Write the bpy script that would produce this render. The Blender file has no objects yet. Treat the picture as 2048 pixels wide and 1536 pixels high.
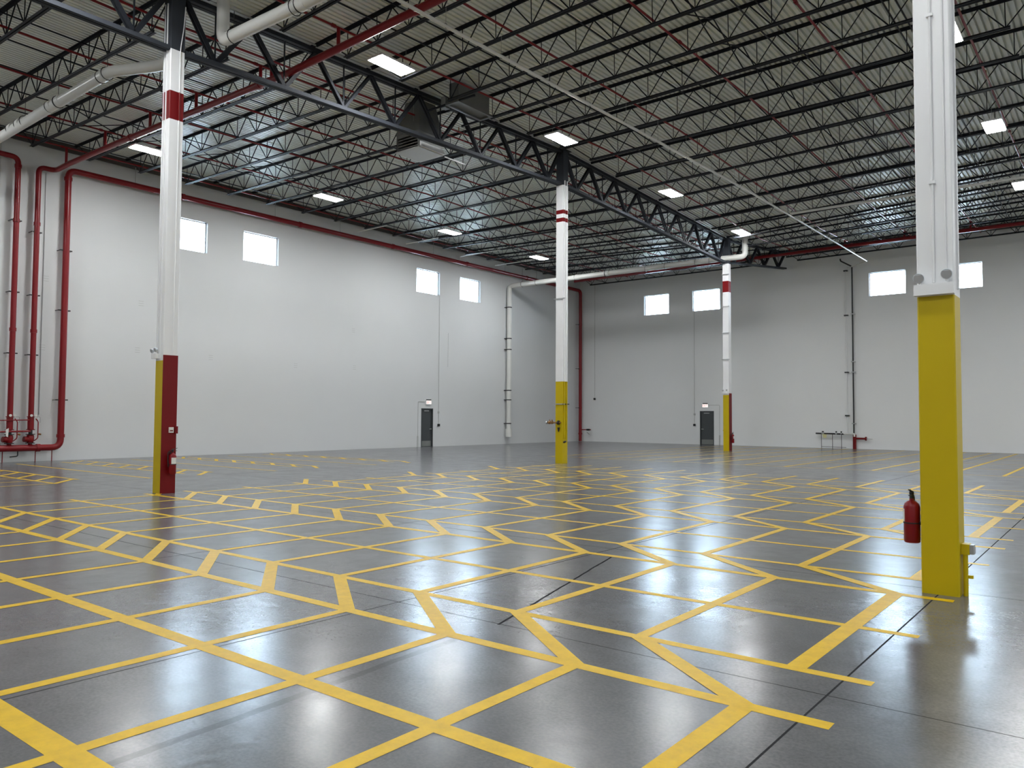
import bpy, math, random
from mathutils import Vector
C = bpy.context.scene
COL = C.collection
random.seed(7)
PI = math.pi

# ------------------------------------------------------------------ camera, sky, exposure
F_PX, YAW, PITCH, ROLL = 1561.43, 0.66979, 0.04231, 0.00591
CAM = Vector((16.65826, -8.78441, 1.70654))
def camera():
    f = Vector((-math.sin(YAW)*math.cos(PITCH), math.cos(YAW)*math.cos(PITCH), math.sin(PITCH)))
    r = Vector((math.cos(YAW), math.sin(YAW), 0)); u = r.cross(f)
    r2 = r*math.cos(ROLL)+u*math.sin(ROLL); u2 = -r*math.sin(ROLL)+u*math.cos(ROLL)
    cd = bpy.data.cameras.new('camera'); co = bpy.data.objects.new('camera', cd); COL.objects.link(co)
    from mathutils import Matrix
    m = Matrix(((r2.x, u2.x, -f.x, CAM.x), (r2.y, u2.y, -f.y, CAM.y), (r2.z, u2.z, -f.z, CAM.z), (0, 0, 0, 1)))
    co.matrix_world = m
    cd.sensor_width = 36; cd.lens = F_PX/2048*36; cd.clip_start = .05; cd.clip_end = 300
    C.camera = co
camera()
world = bpy.data.worlds.new('overcast_sky'); C.world = world; world.use_nodes = True
bg = world.node_tree.nodes['Background']
bg.inputs[0].default_value = (.66, .83, 1.0, 1); bg.inputs[1].default_value = 5.0
LAMP_POWER = 24.0
C.view_settings.view_transform = 'Standard'; C.view_settings.look = 'None'
C.view_settings.exposure = 2.82; C.view_settings.gamma = 1; C.view_settings.use_curve_mapping = False
C.cycles.max_bounces = 8; C.cycles.diffuse_bounces = 5; C.cycles.glossy_bounces = 4
C.cycles.use_denoising = True
C.cycles.caustics_reflective = False; C.cycles.caustics_refractive = False
C.cycles.sample_clamp_indirect = 6.0

# ------------------------------------------------------------------ materials
def mat(name, color, rough=.5, metal=0., spec=.5, noise=None, nscale=3., bump=0., bscale=40., emit=None, coat=0.):
    m = bpy.data.materials.new(name); m.use_nodes = True
    nt = m.node_tree; b = nt.nodes['Principled BSDF']
    b.inputs['Base Color'].default_value = (*color, 1); b.inputs['Roughness'].default_value = rough
    b.inputs['Metallic'].default_value = metal; b.inputs['Specular IOR Level'].default_value = spec
    b.inputs['Coat Weight'].default_value = coat; b.inputs['Coat Roughness'].default_value = .12
    if emit:
        b.inputs['Emission Color'].default_value = (*emit[0], 1); b.inputs['Emission Strength'].default_value = emit[1]
    tc = nt.nodes.new('ShaderNodeTexCoord')
    if noise:
        n = nt.nodes.new('ShaderNodeTexNoise'); n.inputs['Scale'].default_value = nscale; n.inputs['Detail'].default_value = 5
        nt.links.new(tc.outputs['Object'], n.inputs['Vector'])
        mx = nt.nodes.new('ShaderNodeMix'); mx.data_type = 'RGBA'
        mx.inputs[6].default_value = (*[c*(1-noise) for c in color], 1); mx.inputs[7].default_value = (*[min(1, c*(1+noise)) for c in color], 1)
        nt.links.new(n.outputs['Fac'], mx.inputs[0]); nt.links.new(mx.outputs[2], b.inputs['Base Color'])
    if bump:
        n2 = nt.nodes.new('ShaderNodeTexNoise'); n2.inputs['Scale'].default_value = bscale
        nt.links.new(tc.outputs['Object'], n2.inputs['Vector'])
        bp = nt.nodes.new('ShaderNodeBump'); bp.inputs['Strength'].default_value = bump; bp.inputs['Distance'].default_value = .01
        nt.links.new(n2.outputs['Fac'], bp.inputs['Height']); nt.links.new(bp.outputs['Normal'], b.inputs['Normal'])
    return m
M = {}
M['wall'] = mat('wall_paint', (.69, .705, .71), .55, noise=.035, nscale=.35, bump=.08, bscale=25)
M['wall_brightened'] = mat('wall_paint_brightened', (.85, .865, .865), .55, noise=.035, nscale=.35, bump=.08, bscale=25)  # same paint as the other walls, colour lightened so the back wall looks better lit
M['deck'] = mat('galvanised_deck', (.80, .84, .79), .42, .0, noise=.06, nscale=.6)
M['steel'] = mat('dark_steel_primer', (.010, .012, .017), .6, .0, spec=.3, noise=.25, nscale=4)
M['colgrey'] = mat('column_grey_primer', (.034, .039, .048), .7, spec=.25, noise=.1)
M['colwhite'] = mat('column_white_paint', (.84, .85, .86), .35, noise=.03)
M['yellow'] = mat('column_yellow_paint', (.56, .42, .003), .4, spec=.3, noise=.05)
M['red'] = mat('pipe_red_paint', (.21, .004, .008), .3, spec=.4, noise=.08)
M['redflat'] = mat('column_red_paint', (.17, .004, .006), .42, spec=.25, noise=.06)
M['pvc'] = mat('white_pvc', (.72, .72, .69), .32, noise=.04)
M['conduit'] = mat('painted_conduit', (.52, .53, .52), .4, .2, noise=.04)
M['galv'] = mat('galvanised_steel', (.45, .46, .46), .35, .7, noise=.1)
M['kick'] = mat('brushed_plate', (.22, .23, .22), .65, .2, noise=.1)
M['black'] = mat('black_iron', (.012, .012, .013), .45, noise=.2)
M['door'] = mat('door_grey_paint', (.055, .062, .066), .4, noise=.06)
M['frame'] = mat('window_frame_white', (.7, .75, .8), .4, noise=.03)
M['ledger'] = mat('ledger_brown_steel', (.06, .052, .046), .5, noise=.1)
M['hvac'] = mat('duct_sheet_metal', (.20, .205, .20), .38, .5, noise=.12)
M['hvacw'] = mat('duct_pale_metal', (.50, .50, .47), .35, .3, noise=.08)
M['brass'] = mat('brass_valve', (.28, .14, .05), .4, .7, noise=.15)
M['label'] = mat('paper_label', (.75, .75, .72), .6, noise=.05)
M['tagp'] = mat('yellow_tag', (.65, .62, .33), .6, noise=.05)
M['exit'] = mat('exit_face', (.9, .85, .82), .5, emit=((1, .86, .82), .14))
M['exitred'] = mat('exit_letters', (.6, .02, .02), .5, emit=((1, .05, .04), .06))
M['lens'] = mat('lamp_lens', (.55, .56, .58), .25, .3)
M['diff'] = mat('light_diffuser', (.9, .9, .9), .4, emit=((.975, .99, 1.0), LAMP_POWER))
M['marker'] = mat('black_marking', (.02, .02, .02), .6, noise=.1)
def yellow_line():
    m = mat('floor_yellow_paint', (.70, .44, .02), .42, spec=.5)
    nt = m.node_tree; b = nt.nodes['Principled BSDF']
    g = nt.nodes.new('ShaderNodeNewGeometry')
    n = nt.nodes.new('ShaderNodeTexNoise'); n.inputs['Scale'].default_value = 9; n.inputs['Detail'].default_value = 8; n.inputs['Roughness'].default_value = .7
    nt.links.new(g.outputs['Position'], n.inputs['Vector'])
    r = nt.nodes.new('ShaderNodeValToRGB'); r.color_ramp.elements[0].position = .25; r.color_ramp.elements[0].color = (.55, .345, .011, 1)
    r.color_ramp.elements[1].position = .6; r.color_ramp.elements[1].color = (.70, .45, .009, 1)
    nt.links.new(n.outputs['Fac'], r.inputs[0]); nt.links.new(r.outputs[0], b.inputs['Base Color'])
    n2 = nt.nodes.new('ShaderNodeTexNoise'); b.inputs['Specular IOR Level'].default_value = .22; n2.inputs['Scale'].default_value = 14; nt.links.new(g.outputs['Position'], n2.inputs['Vector'])
    bp = nt.nodes.new('ShaderNodeBump'); bp.inputs['Strength'].default_value = .25; bp.inputs['Distance'].default_value = .003
    nt.links.new(n2.outputs['Fac'], bp.inputs['Height']); nt.links.new(bp.outputs['Normal'], b.inputs['Normal'])
    return m
M['line'] = yellow_line()
def glass():
    m = bpy.data.materials.new('window_glass'); m.use_nodes = True; nt = m.node_tree
    b = nt.nodes['Principled BSDF']; b.inputs['Base Color'].default_value = (.95, .98, 1, 1)
    b.inputs['Roughness'].default_value = .02; b.inputs['Transmission Weight'].default_value = 1; b.inputs['IOR'].default_value = 1.02
    return m
M['glass'] = glass()

JX, JP = 15.15, 3.81
def concrete():
    m = bpy.data.materials.new('polished_concrete'); m.use_nodes = True
    nt = m.node_tree; L = nt.links; b = nt.nodes['Principled BSDF']
    g = nt.nodes.new('ShaderNodeNewGeometry')
    sep = nt.nodes.new('ShaderNodeSeparateXYZ'); L.new(g.outputs['Position'], sep.inputs[0])
    def math_(op, a, bb=None, c=None):
        n = nt.nodes.new('ShaderNodeMath'); n.operation = op
        for i, v in enumerate((a, bb, c)):
            if v is None: continue
            if isinstance(v, (int, float)): n.inputs[i].default_value = v
            else: L.new(v, n.inputs[i])
        return n.outputs[0]
    def noise(scale, detail=4, rough=.5, vec=None):
        n = nt.nodes.new('ShaderNodeTexNoise'); n.inputs['Scale'].default_value = scale
        n.inputs['Detail'].default_value = detail; n.inputs['Roughness'].default_value = rough
        L.new(vec or g.outputs['Position'], n.inputs['Vector']); return n.outputs['Fac']
    def ramp(fac, p0, c0, p1, c1):
        n = nt.nodes.new('ShaderNodeValToRGB'); e = n.color_ramp.elements
        e[0].position = p0; e[0].color = (*c0, 1); e[1].position = p1; e[1].color = (*c1, 1)
        L.new(fac, n.inputs[0]); return n.outputs[0]
    def mixc(f, a, c, blend='MIX'):
        n = nt.nodes.new('ShaderNodeMix'); n.data_type = 'RGBA'; n.blend_type = blend
        for s, v in ((0, f), (6, a), (7, c)):
            if isinstance(v, (int, float)): n.inputs[s].default_value = v
            elif isinstance(v, tuple): n.inputs[s].default_value = (*v, 1)
            else: L.new(v, n.inputs[s])
        return n.outputs[2]
    n1 = noise(.28, 6, .6); n2 = noise(2.2, 8, .65); n3 = noise(45, 3, .6)
    base = ramp(n1, .35, (.090, .092, .097), .68, (.136, .139, .144))
    base = mixc(.5, base, ramp(n2, .3, (.072, .074, .079), .7, (.146, .149, .154)))
    base = mixc(.12, base, ramp(n3, .35, (.10, .10, .10), .65, (.32, .32, .32)))
    # aggregate showing as pale flecks in worn areas
    wear = ramp(noise(.55, 5, .7), .56, (0, 0, 0), .66, (1, 1, 1))
    fleck = ramp(noise(40, 5, .8), .52, (0, 0, 0), .66, (1, 1, 1))
    fm = math_('MULTIPLY', math_('MULTIPLY', wear, fleck), .13)
    base = mixc(fm, base, (.36, .355, .34))
    # dark trowel stains
    st = ramp(noise(.9, 8, .75), .62, (0, 0, 0), .75, (1, 1, 1))
    base = mixc(math_('MULTIPLY', st, .30), base, (.085, .088, .095))
    # saw-cut joints on a 3.81 m grid
    def joint(coord, off, w):
        a = math_('SUBTRACT', coord, off - JP*40)
        r = math_('MODULO', a, JP)
        d = math_('MINIMUM', r, math_('SUBTRACT', JP, r))
        return math_('LESS_THAN', d, w)
    jx = joint(sep.outputs[0], JX, .007); jy = joint(sep.outputs[1], 0.08, .0055)
    jj = math_('MAXIMUM', jx, jy)
    def seg(x0, y0, x1, y1, w):
        dx, dy = x1-x0, y1-y0; ln = math.hypot(dx, dy); dx /= ln; dy /= ln
        ax = math_('SUBTRACT', sep.outputs[0], x0); ay = math_('SUBTRACT', sep.outputs[1], y0)
        t = math_('ADD', math_('MULTIPLY', ax, dx), math_('MULTIPLY', ay, dy))
        wob = math_('MULTIPLY', math_('SUBTRACT', noise(1.5, 3), .5), .06)
        d = math_('ABSOLUTE', math_('ADD', wob, math_('SUBTRACT', math_('MULTIPLY', ax, dy), math_('MULTIPLY', ay, dx))))
        inside = math_('MULTIPLY', math_('GREATER_THAN', t, 0), math_('LESS_THAN', t, ln))
        return math_('MULTIPLY', inside, math_('LESS_THAN', d, w))
    jj = math_('MAXIMUM', jj, seg(12.55, -3.75, 11.6, -.35, .012))
    scuff = seg(12.72, -7.1, 12.55, -4.2, .035)
    base = mixc(math_('MULTIPLY', scuff, .55), base, (.06, .06, .065))
    base = mixc(math_('MULTIPLY', jj, .9), base, (.02, .02, .022))
    L.new(base, b.inputs['Base Color'])
    rr = math_('MULTIPLY_ADD', noise(1.6, 8, .75), .22, .11)
    rr = math_('ADD', rr, math_('MULTIPLY', jj, .4))
    L.new(rr, b.inputs['Roughness'])
    L.new(math_('MULTIPLY', math_('SUBTRACT', 1.0, math_('MAXIMUM', jj, math_('MULTIPLY', scuff, .5))), math_('MULTIPLY_ADD', noise(4.5, 8, .8), .50, .24)), b.inputs['Specular IOR Level'])
    bp = nt.nodes.new('ShaderNodeBump'); bp.inputs['Strength'].default_value = .6; bp.inputs['Distance'].default_value = .004
    L.new(math_('ADD', noise(3.2, 4, .6), math_('MULTIPLY', noise(14, 5, .7), .35)), bp.inputs['Height'])
    L.new(bp.outputs['Normal'], b.inputs['Normal'])
    return m
M['floor'] = concrete()

# ------------------------------------------------------------------ mesh helpers
class MB:
    def __init__(s): s.v = []; s.f = []; s.sm = []
    def face(s, idx, smooth=False): s.f.append(tuple(idx)); s.sm.append(smooth)
    def box(s, x0, x1, y0, y1, z0, z1):
        n = len(s.v)
        s.v += [(x0, y0, z0), (x1, y0, z0), (x1, y1, z0), (x0, y1, z0), (x0, y0, z1), (x1, y0, z1), (x1, y1, z1), (x0, y1, z1)]
        for q in ((0, 3, 2, 1), (4, 5, 6, 7), (0, 1, 5, 4), (1, 2, 6, 5), (2, 3, 7, 6), (3, 0, 4, 7)): s.face([n+i for i in q])
        return s
    def cbox(s, c, d): return s.box(c[0]-d[0]/2, c[0]+d[0]/2, c[1]-d[1]/2, c[1]+d[1]/2, c[2]-d[2]/2, c[2]+d[2]/2)
    def hexa(s, lo, hi):
        """lo and hi: two loops of four points (bottom, top)"""
        n = len(s.v); s.v += [tuple(p) for p in lo]+[tuple(p) for p in hi]
        for q in ((0, 3, 2, 1), (4, 5, 6, 7), (0, 1, 5, 4), (1, 2, 6, 5), (2, 3, 7, 6), (3, 0, 4, 7)): s.face([n+i for i in q])
        return s
    def bar(s, a, b, w, h, up=(0, 0, 1)):
        """rectangular bar from a to b; w sideways, h along up"""
        a, b = Vector(a), Vector(b); t = (b-a).normalized(); side = t.cross(Vector(up))
        if side.length < 1e-4: side = t.cross(Vector((1, 0, 0)))
        side.normalize(); u = side.cross(t).normalized()
        lo = [a+side*sx*w/2+u*sz*h/2 for sx, sz in ((-1, -1), (1, -1), (1, 1), (-1, 1))]
        hi = [b+side*sx*w/2+u*sz*h/2 for sx, sz in ((-1, -1), (1, -1), (1, 1), (-1, 1))]
        return s.hexa(lo, hi)
    def sweep(s, path, r, n=12, cap=True):
        path = [Vector(p) for p in path]
        rs = r if isinstance(r, (list, tuple)) else [r]*len(path)
        T = []
        for i in range(len(path)):
            a = path[i]-path[i-1] if i else path[1]-path[0]
            b = path[i+1]-path[i] if i < len(path)-1 else a
            t = a.normalized()+b.normalized()
            T.append(t.normalized() if t.length > 1e-6 else a.normalized())
        ref = Vector((0, 0, 1)) if abs(T[0].z) < .9 else Vector((1, 0, 0))
        U = (ref-T[0]*ref.dot(T[0])).normalized(); base = len(s.v)
        for i, p in enumerate(path):
            U = (U-T[i]*U.dot(T[i])).normalized(); V = T[i].cross(U)
            for k in range(n):
                a = 2*PI*k/n; s.v.append(tuple(p+(U*math.cos(a)+V*math.sin(a))*rs[i]))
        for i in range(len(path)-1):
            for k in range(n):
                s.face([base+i*n+k, base+i*n+(k+1) % n, base+(i+1)*n+(k+1) % n, base+(i+1)*n+k], True)
        if cap:
            for i, rev in ((0, True), (len(path)-1, False)):
                m0 = len(s.v); s.v += [s.v[base+i*n+k] for k in range(n)]
                ix = list(range(m0, m0+n)); s.face(ix[::-1] if rev else ix)
        return s
    def cyl(s, a, b, r, n=12): return s.sweep([a, b], r, n)
    def ball(s, c, r, n=12, sq=1.):
        k = 7; pts = []; rs = []
        for i in range(k):
            t = -PI/2+PI*i/(k-1); pts.append((c[0], c[1], c[2]+r*sq*math.sin(t))); rs.append(max(.001, r*math.cos(t)))
        return s.sweep(pts, rs, n)
    def build(s, name, m, parent=None, kind=None, label=None, cat=None, group=None):
        me = bpy.data.meshes.new(name); me.from_pydata(s.v, [], s.f); me.polygons.foreach_set('use_smooth', s.sm)
        me.materials.append(M[m] if isinstance(m, str) else m); me.update()
        o = bpy.data.objects.new(name, me); COL.objects.link(o)
        if parent: o.parent = parent; o.location = -Vector(parent.location) if parent.type == 'EMPTY' else Vector((0, 0, 0))
        tag(o, label, cat, group, kind)
        return o
def tag(o, label=None, cat=None, group=None, kind=None):
    if label: o['label'] = label
    if cat: o['category'] = cat
    if group: o['group'] = group
    if kind: o['kind'] = kind
    return o
def thing(name, loc, label, cat, group=None):
    o = bpy.data.objects.new(name, None); COL.objects.link(o); o.location = loc; o.empty_display_size = .1
    return tag(o, label, cat, group)
def rnd(pts, rad, k=6):
    """round the corners of a path with arcs"""
    pts = [Vector(p) for p in pts]; out = [pts[0]]
    for i in range(1, len(pts)-1):
        a, b, c = pts[i-1], pts[i], pts[i+1]; u = (a-b); v = (c-b)
        d = min(rad, u.length*.45, v.length*.45); p0 = b+u.normalized()*d; p1 = b+v.normalized()*d
        for j in range(k+1):
            t = j/k; out.append(p0*(1-t)**2+b*2*t*(1-t)+p1*t*t)
    out.append(pts[-1]); return out
def ordinal(n):
    return ['first', 'second', 'third', 'fourth', 'fifth', 'sixth', 'seventh', 'eighth', 'ninth', 'tenth', 'eleventh', 'twelfth', 'thirteenth',
            'fourteenth', 'fifteenth', 'sixteenth', 'seventeenth', 'eighteenth', 'nineteenth', 'twentieth', 'twenty-first', 'twenty-second', 'twenty-third'][n]

# ------------------------------------------------------------------ roof shape
LX, BY, RX, FY, P = -14.585, 38.59, 40.0, -26.0, 15.24
CX4 = 15.17
def tent(Y):
    if Y < 0: return 10.60+.03*min(10, -Y)
    if Y <= P: return 10.60+.56*Y/P
    if Y <= 2*P: return 11.16-.56*(Y-P)/P
    return 10.60+.54*min(1, (Y-2*P)/7.7)
def zb(X, Y):
    """height of the joists' bottom chord"""
    z0 = tent(Y)
    if X <= 0: return z0+(11.13-z0)*min(1, -X/14.585)
    return z0+(11.26-z0)*min(1, X/CX4)
JD = .75                       # joist depth
def zd(X, Y): return zb(X, Y)+JD

# ------------------------------------------------------------------ room shell
MB().box(LX-.3, RX, FY, BY+.3, -.2, 0).build('floor', 'floor', kind='structure')
def wall_panel(name, axis, pos, thick, a0, a1, z1, holes, m):
    b = MB(); cuts = sorted({a0, a1} | {h[0] for h in holes} | {h[1] for h in holes})
    for s, e in zip(cuts[:-1], cuts[1:]):
        hz = [h for h in holes if h[0] <= s+1e-6 and h[1] >= e-1e-6]
        spans = []; z = 0
        for h in sorted(hz, key=lambda q: q[2]):
            if h[2] > z: spans.append((z, h[2]))
            z = h[3]
        spans.append((z, z1))
        for p0, p1 in spans:
            if axis == 'x': b.box(min(pos, pos+thick), max(pos, pos+thick), s, e, p0, p1)
            else: b.box(s, e, min(pos, pos+thick), max(pos, pos+thick), p0, p1)
    return b.build(name, m, kind='structure')
WZ0, WZ1 = 8.72, 10.05
LW = [(7.45, 9.32), (11.08, 12.93), (22.0, 23.88), (25.62, 27.48)]
BW = [(-9.34, -7.48), (-5.76, -3.87), (5.11, 7.01), (8.83, 10.71)]
DL = (22.47, 23.41); DB = (-5.27, -4.31); DH = 2.17
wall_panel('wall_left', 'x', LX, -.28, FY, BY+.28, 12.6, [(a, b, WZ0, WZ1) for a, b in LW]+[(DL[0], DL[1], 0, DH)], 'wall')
wall_panel('wall_back', 'y', BY, .28, LX, RX, 12.6, [(a, b, WZ0, WZ1) for a, b in BW]+[(DB[0], DB[1], 0, DH)], 'wall_brightened')
wall_panel('wall_right', 'x', RX, .28, FY, BY+.28, 12.6, [], 'wall')
wall_panel('wall_front', 'y', FY, -.28, LX-.28, RX+.28, 12.6, [], 'wall')
def deck():
    b = MB(); pitch, dep = .1524, .075
    knots = [FY, -8, 0, P/2, P, 1.5*P, 2*P, BY]
    prof = []; x = LX-.2
    while x < RX+.1:
        for dx, dz in ((0, dep), (.040, dep), (.050, 0), (.142, 0), (.1515, dep)):
            prof.append((x+dx, dz))
        x += pitch
    n = len(prof)
    for Y in knots:
        for X, dz in prof: b.v.append((X, Y, zd(X, Y)+dz))
    for j in range(len(knots)-1):
        for i in range(n-1): b.face([j*n+i, (j+1)*n+i, (j+1)*n+i+1, j*n+i+1])
    b.build('ceiling', 'deck', kind='structure')
    # roofing above the deck keeps daylight out
    t = MB(); t.box(LX-.3, RX+.3, FY-.3, BY+.3, 12.62, 12.8); t.build('ceiling_roofing', 'ledger', kind='structure')
deck()
# ledger angles along the walls
MB().hexa([(LX, FY, zd(LX, FY)-.30), (LX+.10, FY, zd(LX, FY)-.30), (LX+.10, BY, zd(LX, BY)-.30), (LX, BY, zd(LX, BY)-.30)],
          [(LX, FY, zd(LX, FY)), (LX+.10, FY, zd(LX, FY)), (LX+.10, BY, zd(LX, BY)), (LX, BY, zd(LX, BY))]).build('trim_1', 'ledger', kind='structure')
MB().box(LX, RX, BY-.08, BY, 11.62, 11.92).build('trim_2', 'ledger', kind='structure')

def window(n, axis, a, b):
    pos = LX-.17 if axis == 'x' else BY+.17
    fr = MB(); t = .03
    def bx(mb, s, e, z0, z1, d=.06):
        if axis == 'x': mb.box(pos-d/2, pos+d/2, s, e, z0, z1)
        else: mb.box(s, e, pos-d/2, pos+d/2, z0, z1)
    g = MB(); bx(g, a+t, b-t, WZ0+t, WZ1-t, .012)
    w = g.build('window_%d' % n, 'glass', kind='structure')
    bx(fr, a, b, WZ0, WZ0+t); bx(fr, a, b, WZ1-t, WZ1); bx(fr, a, a+t, WZ0+t, WZ1-t); bx(fr, b-t, b, WZ0+t, WZ1-t)
    fr.build('window_frame', 'frame', w)
for i, (a, b) in enumerate(LW): window(i+1, 'x', a, b)
for i, (a, b) in enumerate(BW): window(i+5, 'y', a, b)

def door(n, axis, a, b, hinge_low):
    """hinge_low: the hinges are at the low coordinate side"""
    sgn = 1 if axis == 'x' else -1
    pos = (LX if axis == 'x' else BY)
    def bx(mb, s, e, d0, d1, z0, z1):
        if axis == 'x': mb.box(pos+d0, pos+d1, s, e, z0, z1)
        else: mb.box(s, e, pos-d1, pos-d0, z0, z1)
        return mb
    slab = bx(MB(), a+.05, b-.05, -.12, -.07, .0, DH-.05).build('door_%d' % n, 'door', kind='structure')
    f = MB(); bx(f, a, a+.05, -.28, .015, 0, DH); bx(f, b-.05, b, -.28, .015, 0, DH); bx(f, a+.05, b-.05, -.28, .015, DH-.05, DH)
    f.build('door_frame', 'door', slab)
    bx(MB(), a+.09, b-.09, -.07, -.064, .03, .33).build('kick_plate', 'kick', slab)
    hp = b-.12 if hinge_low else a+.12
    m = (a+b)/2
    bx(MB(), m-.22, m+.16, -.07, -.01, DH-.17, DH-.11).build('door_closer', 'galv', slab)
    h = MB()
    q = -1 if hinge_low else 1
    p0 = (pos+sgn*-.07, hp, 1.0) if axis == 'x' else (hp, pos+.07, 1.0)
    p1 = (pos+sgn*-.01, hp, 1.0) if axis == 'x' else (hp, pos+.01, 1.0)
    h.cyl(p0, p1, .03, 14)
    bx(h, min(hp, hp+q*.13), max(hp, hp+q*.13), -.03, -.005, .985, 1.015)
    h.build('door_handle', 'galv', slab)
door(1, 'x', *DL, True)
door(2, 'y', *DB, False)

# ------------------------------------------------------------------ painted floor grid
XS = [14.82-1.2035*k for k in range(13)]       # bay lines down to x = 0.38
LOW = [-4.22+3.83*k for k in range(5)]
UP = [-3.33, .50, 4.37, 8.2, 12.05]
MID = [-5.61, -1.93, 1.95, 5.80, 9.65]
def strip(b, x0, y0, x1, y1, w, z):
    a = Vector((x0, y0)); c = Vector((x1, y1)); t = (c-a).normalized(); s = Vector((-t.y, t.x))*w/2
    n = len(b.v)
    lo = [a-s, c-s, c+s, a+s]
    b.v += [(q.x, q.y, z) for q in lo]; b.face([n, n+1, n+2, n+3])
def main_grid():
    b = MB(); xe = 15.32
    for i, y in enumerate(LOW): strip(b, (-3.2 if i == 0 else -.1), y, xe, y, .115, .0015)
    for i, y in enumerate(UP): strip(b, (-3.2 if i == 0 else -.1), y, xe, y, .100, .0015)
    for i, y in enumerate(MID[1:]): strip(b, -.05, y, xe, y, .095, .0015)
    strip(b, -3.2, -5.61, xe, -5.61, .128, .0015); strip(b, -3.2, -7.03, xe, -7.03, .155, .0015)
    strip(b, -.1, 13.5, xe, 13.5, .095, .0015)
    xs = XS+[.38-1.2035*k for k in range(1, 4)]
    for j, x in enumerate(xs):
        w = .135 if j == 0 else .105
        strip(b, x, -8.4, x, -4.22, w, .0021)
        if j > 12: continue
        for i in range(4): strip(b, x, UP[i], x, LOW[i+1], w, .0021)
        strip(b, x, UP[4], x, 14.85, w, .0021)
    for i in range(5):
        for j, x in enumerate(xs):
            if j > 12 and i: continue
            strip(b, x, LOW[i], x-1.2035, UP[i], .13, .0027)
    b.build('floor_marking', 'line', label='large yellow painted bay grid on the open floor beside the nearest column', cat='floor marking')
main_grid()
def left_grid():
    b = MB(); xa, xb = -13.4, -4.1
    for y in (-.60, .28, 3.2, 4.1, 7.35, 8.0, 11.5, 12.1): strip(b, xa, y, xb+(.0 if y < 0 else -.9), y, .10, .0015)
    for y in (1.75, 5.7, 9.8): strip(b, xa, y, xb, y, .10, .0015)
    xs = [xb-.1-1.2035*k for k in range(8)]
    for x in xs:
        for y0, y1 in ((-.6, .28), (3.2, 4.1), (7.35, 8.0), (11.5, 12.1)): strip(b, x, y0, x-1.1, y1, .13, .0027)
        for y0, y1 in ((-3.4, -.6),): strip(b, x, y0, x, y1, .08, .0021)
    b.build('floor_marking', 'line', label='yellow painted bay grid along the left wall, behind the red and yellow column', cat='floor marking')
left_grid()
def far_grid():
    b = MB()
    for x in (13.6, 12.15, 11.0, 9.87, 8.4, 6.95, 5.5, 4.05, 2.6, 1.15, -.3, -1.75, -3.2): strip(b, x, 19.1, x, 37.9, .11, .0021)
    for y in (19.1, 22.8, 26.5, 30.2, 33.9, 37.5): strip(b, -3.4, y, 15.2, y, .08, .0015)
    b.build('floor_marking', 'line', label='far yellow painted lane lines running up to the back wall', cat='floor marking')
far_grid()

# ------------------------------------------------------------------ columns
def column(cx, cy, top, bands, red_side, label, ztop_white, zy=2.95, zy_front=None):
    h = .165; t = thing('steel_column', (cx, cy, 0), label, 'column', 'steel columns')
    def shaft(z0, z1, name, m, e=0.):
        b = MB(); c = .012
        pr = [(-h+c, -h), (h-c, -h), (h, -h+c), (h, h-c), (h-c, h), (-h+c, h), (-h, h-c), (-h, -h+c)]
        n = len(b.v)
        for z in (z0, z1): b.v += [(cx+x*(1+e), cy+y*(1+e), z) for x, y in pr]
        for i in range(8): b.face([i, (i+1) % 8, 8+(i+1) % 8, 8+i])
        b.face(list(range(7, -1, -1))); b.face(list(range(8, 16)))
        return b.build(name, m, t)
    zyf = zy if zy_front is None else zy_front
    shaft(0, zyf, 'lower_shaft', 'yellow')
    zz = zyf
    for z0, z1 in bands:
        shaft(zz, z0, 'upper_shaft', 'colwhite'); shaft(z0, z1, 'painted_band', 'redflat'); zz = z1
    shaft(zz, ztop_white, 'upper_shaft', 'colwhite'); shaft(ztop_white, top, 'column_head', 'colgrey')
    if red_side:
        MB().box(cx+h, cx+h+.012, cy-h-.004, cy+h+.004, 0, 3.02).build('red_side_panel', 'redflat', t)
    MB().box(cx-h-.08, cx+h+.08, cy-h-.08, cy+h+.08, top-.03, top).build('cap_plate', 'colgrey', t)
    return t, h
# C1: left column, yellow front and red side
t1, h = column(-.03, -.02, zd(0, 0)-.13, [(8.27, 8.91)], True, 'tall white column with one red band, yellow foot with a red right face, at left', 9.85, 2.90)
cxx = -.03+h
MB().sweep(rnd([(cxx+.016, .03, 3.02), (cxx+.016, .03, 9.9), (cxx+.016, .10, 10.4), (cxx+.016, .13, 10.9)], .15), .011, 8).build('conduit', 'colwhite', t1)
MB().cyl((cxx+.016, .03, 8.27), (cxx+.016, .03, 8.91), .013, 8).build('painted_band', 'redflat', t1)
MB().sweep([(-.11, -.02-h-.014, 3.1), (-.11, -.02-h-.014, 10.9)], .011, 8).build('conduit', 'colwhite', t1)
MB().box(-.03, .0, -.02-h-.02, -.02-h, 2.95, 10.9).build('cable_trunking', 'colwhite', t1)
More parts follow.
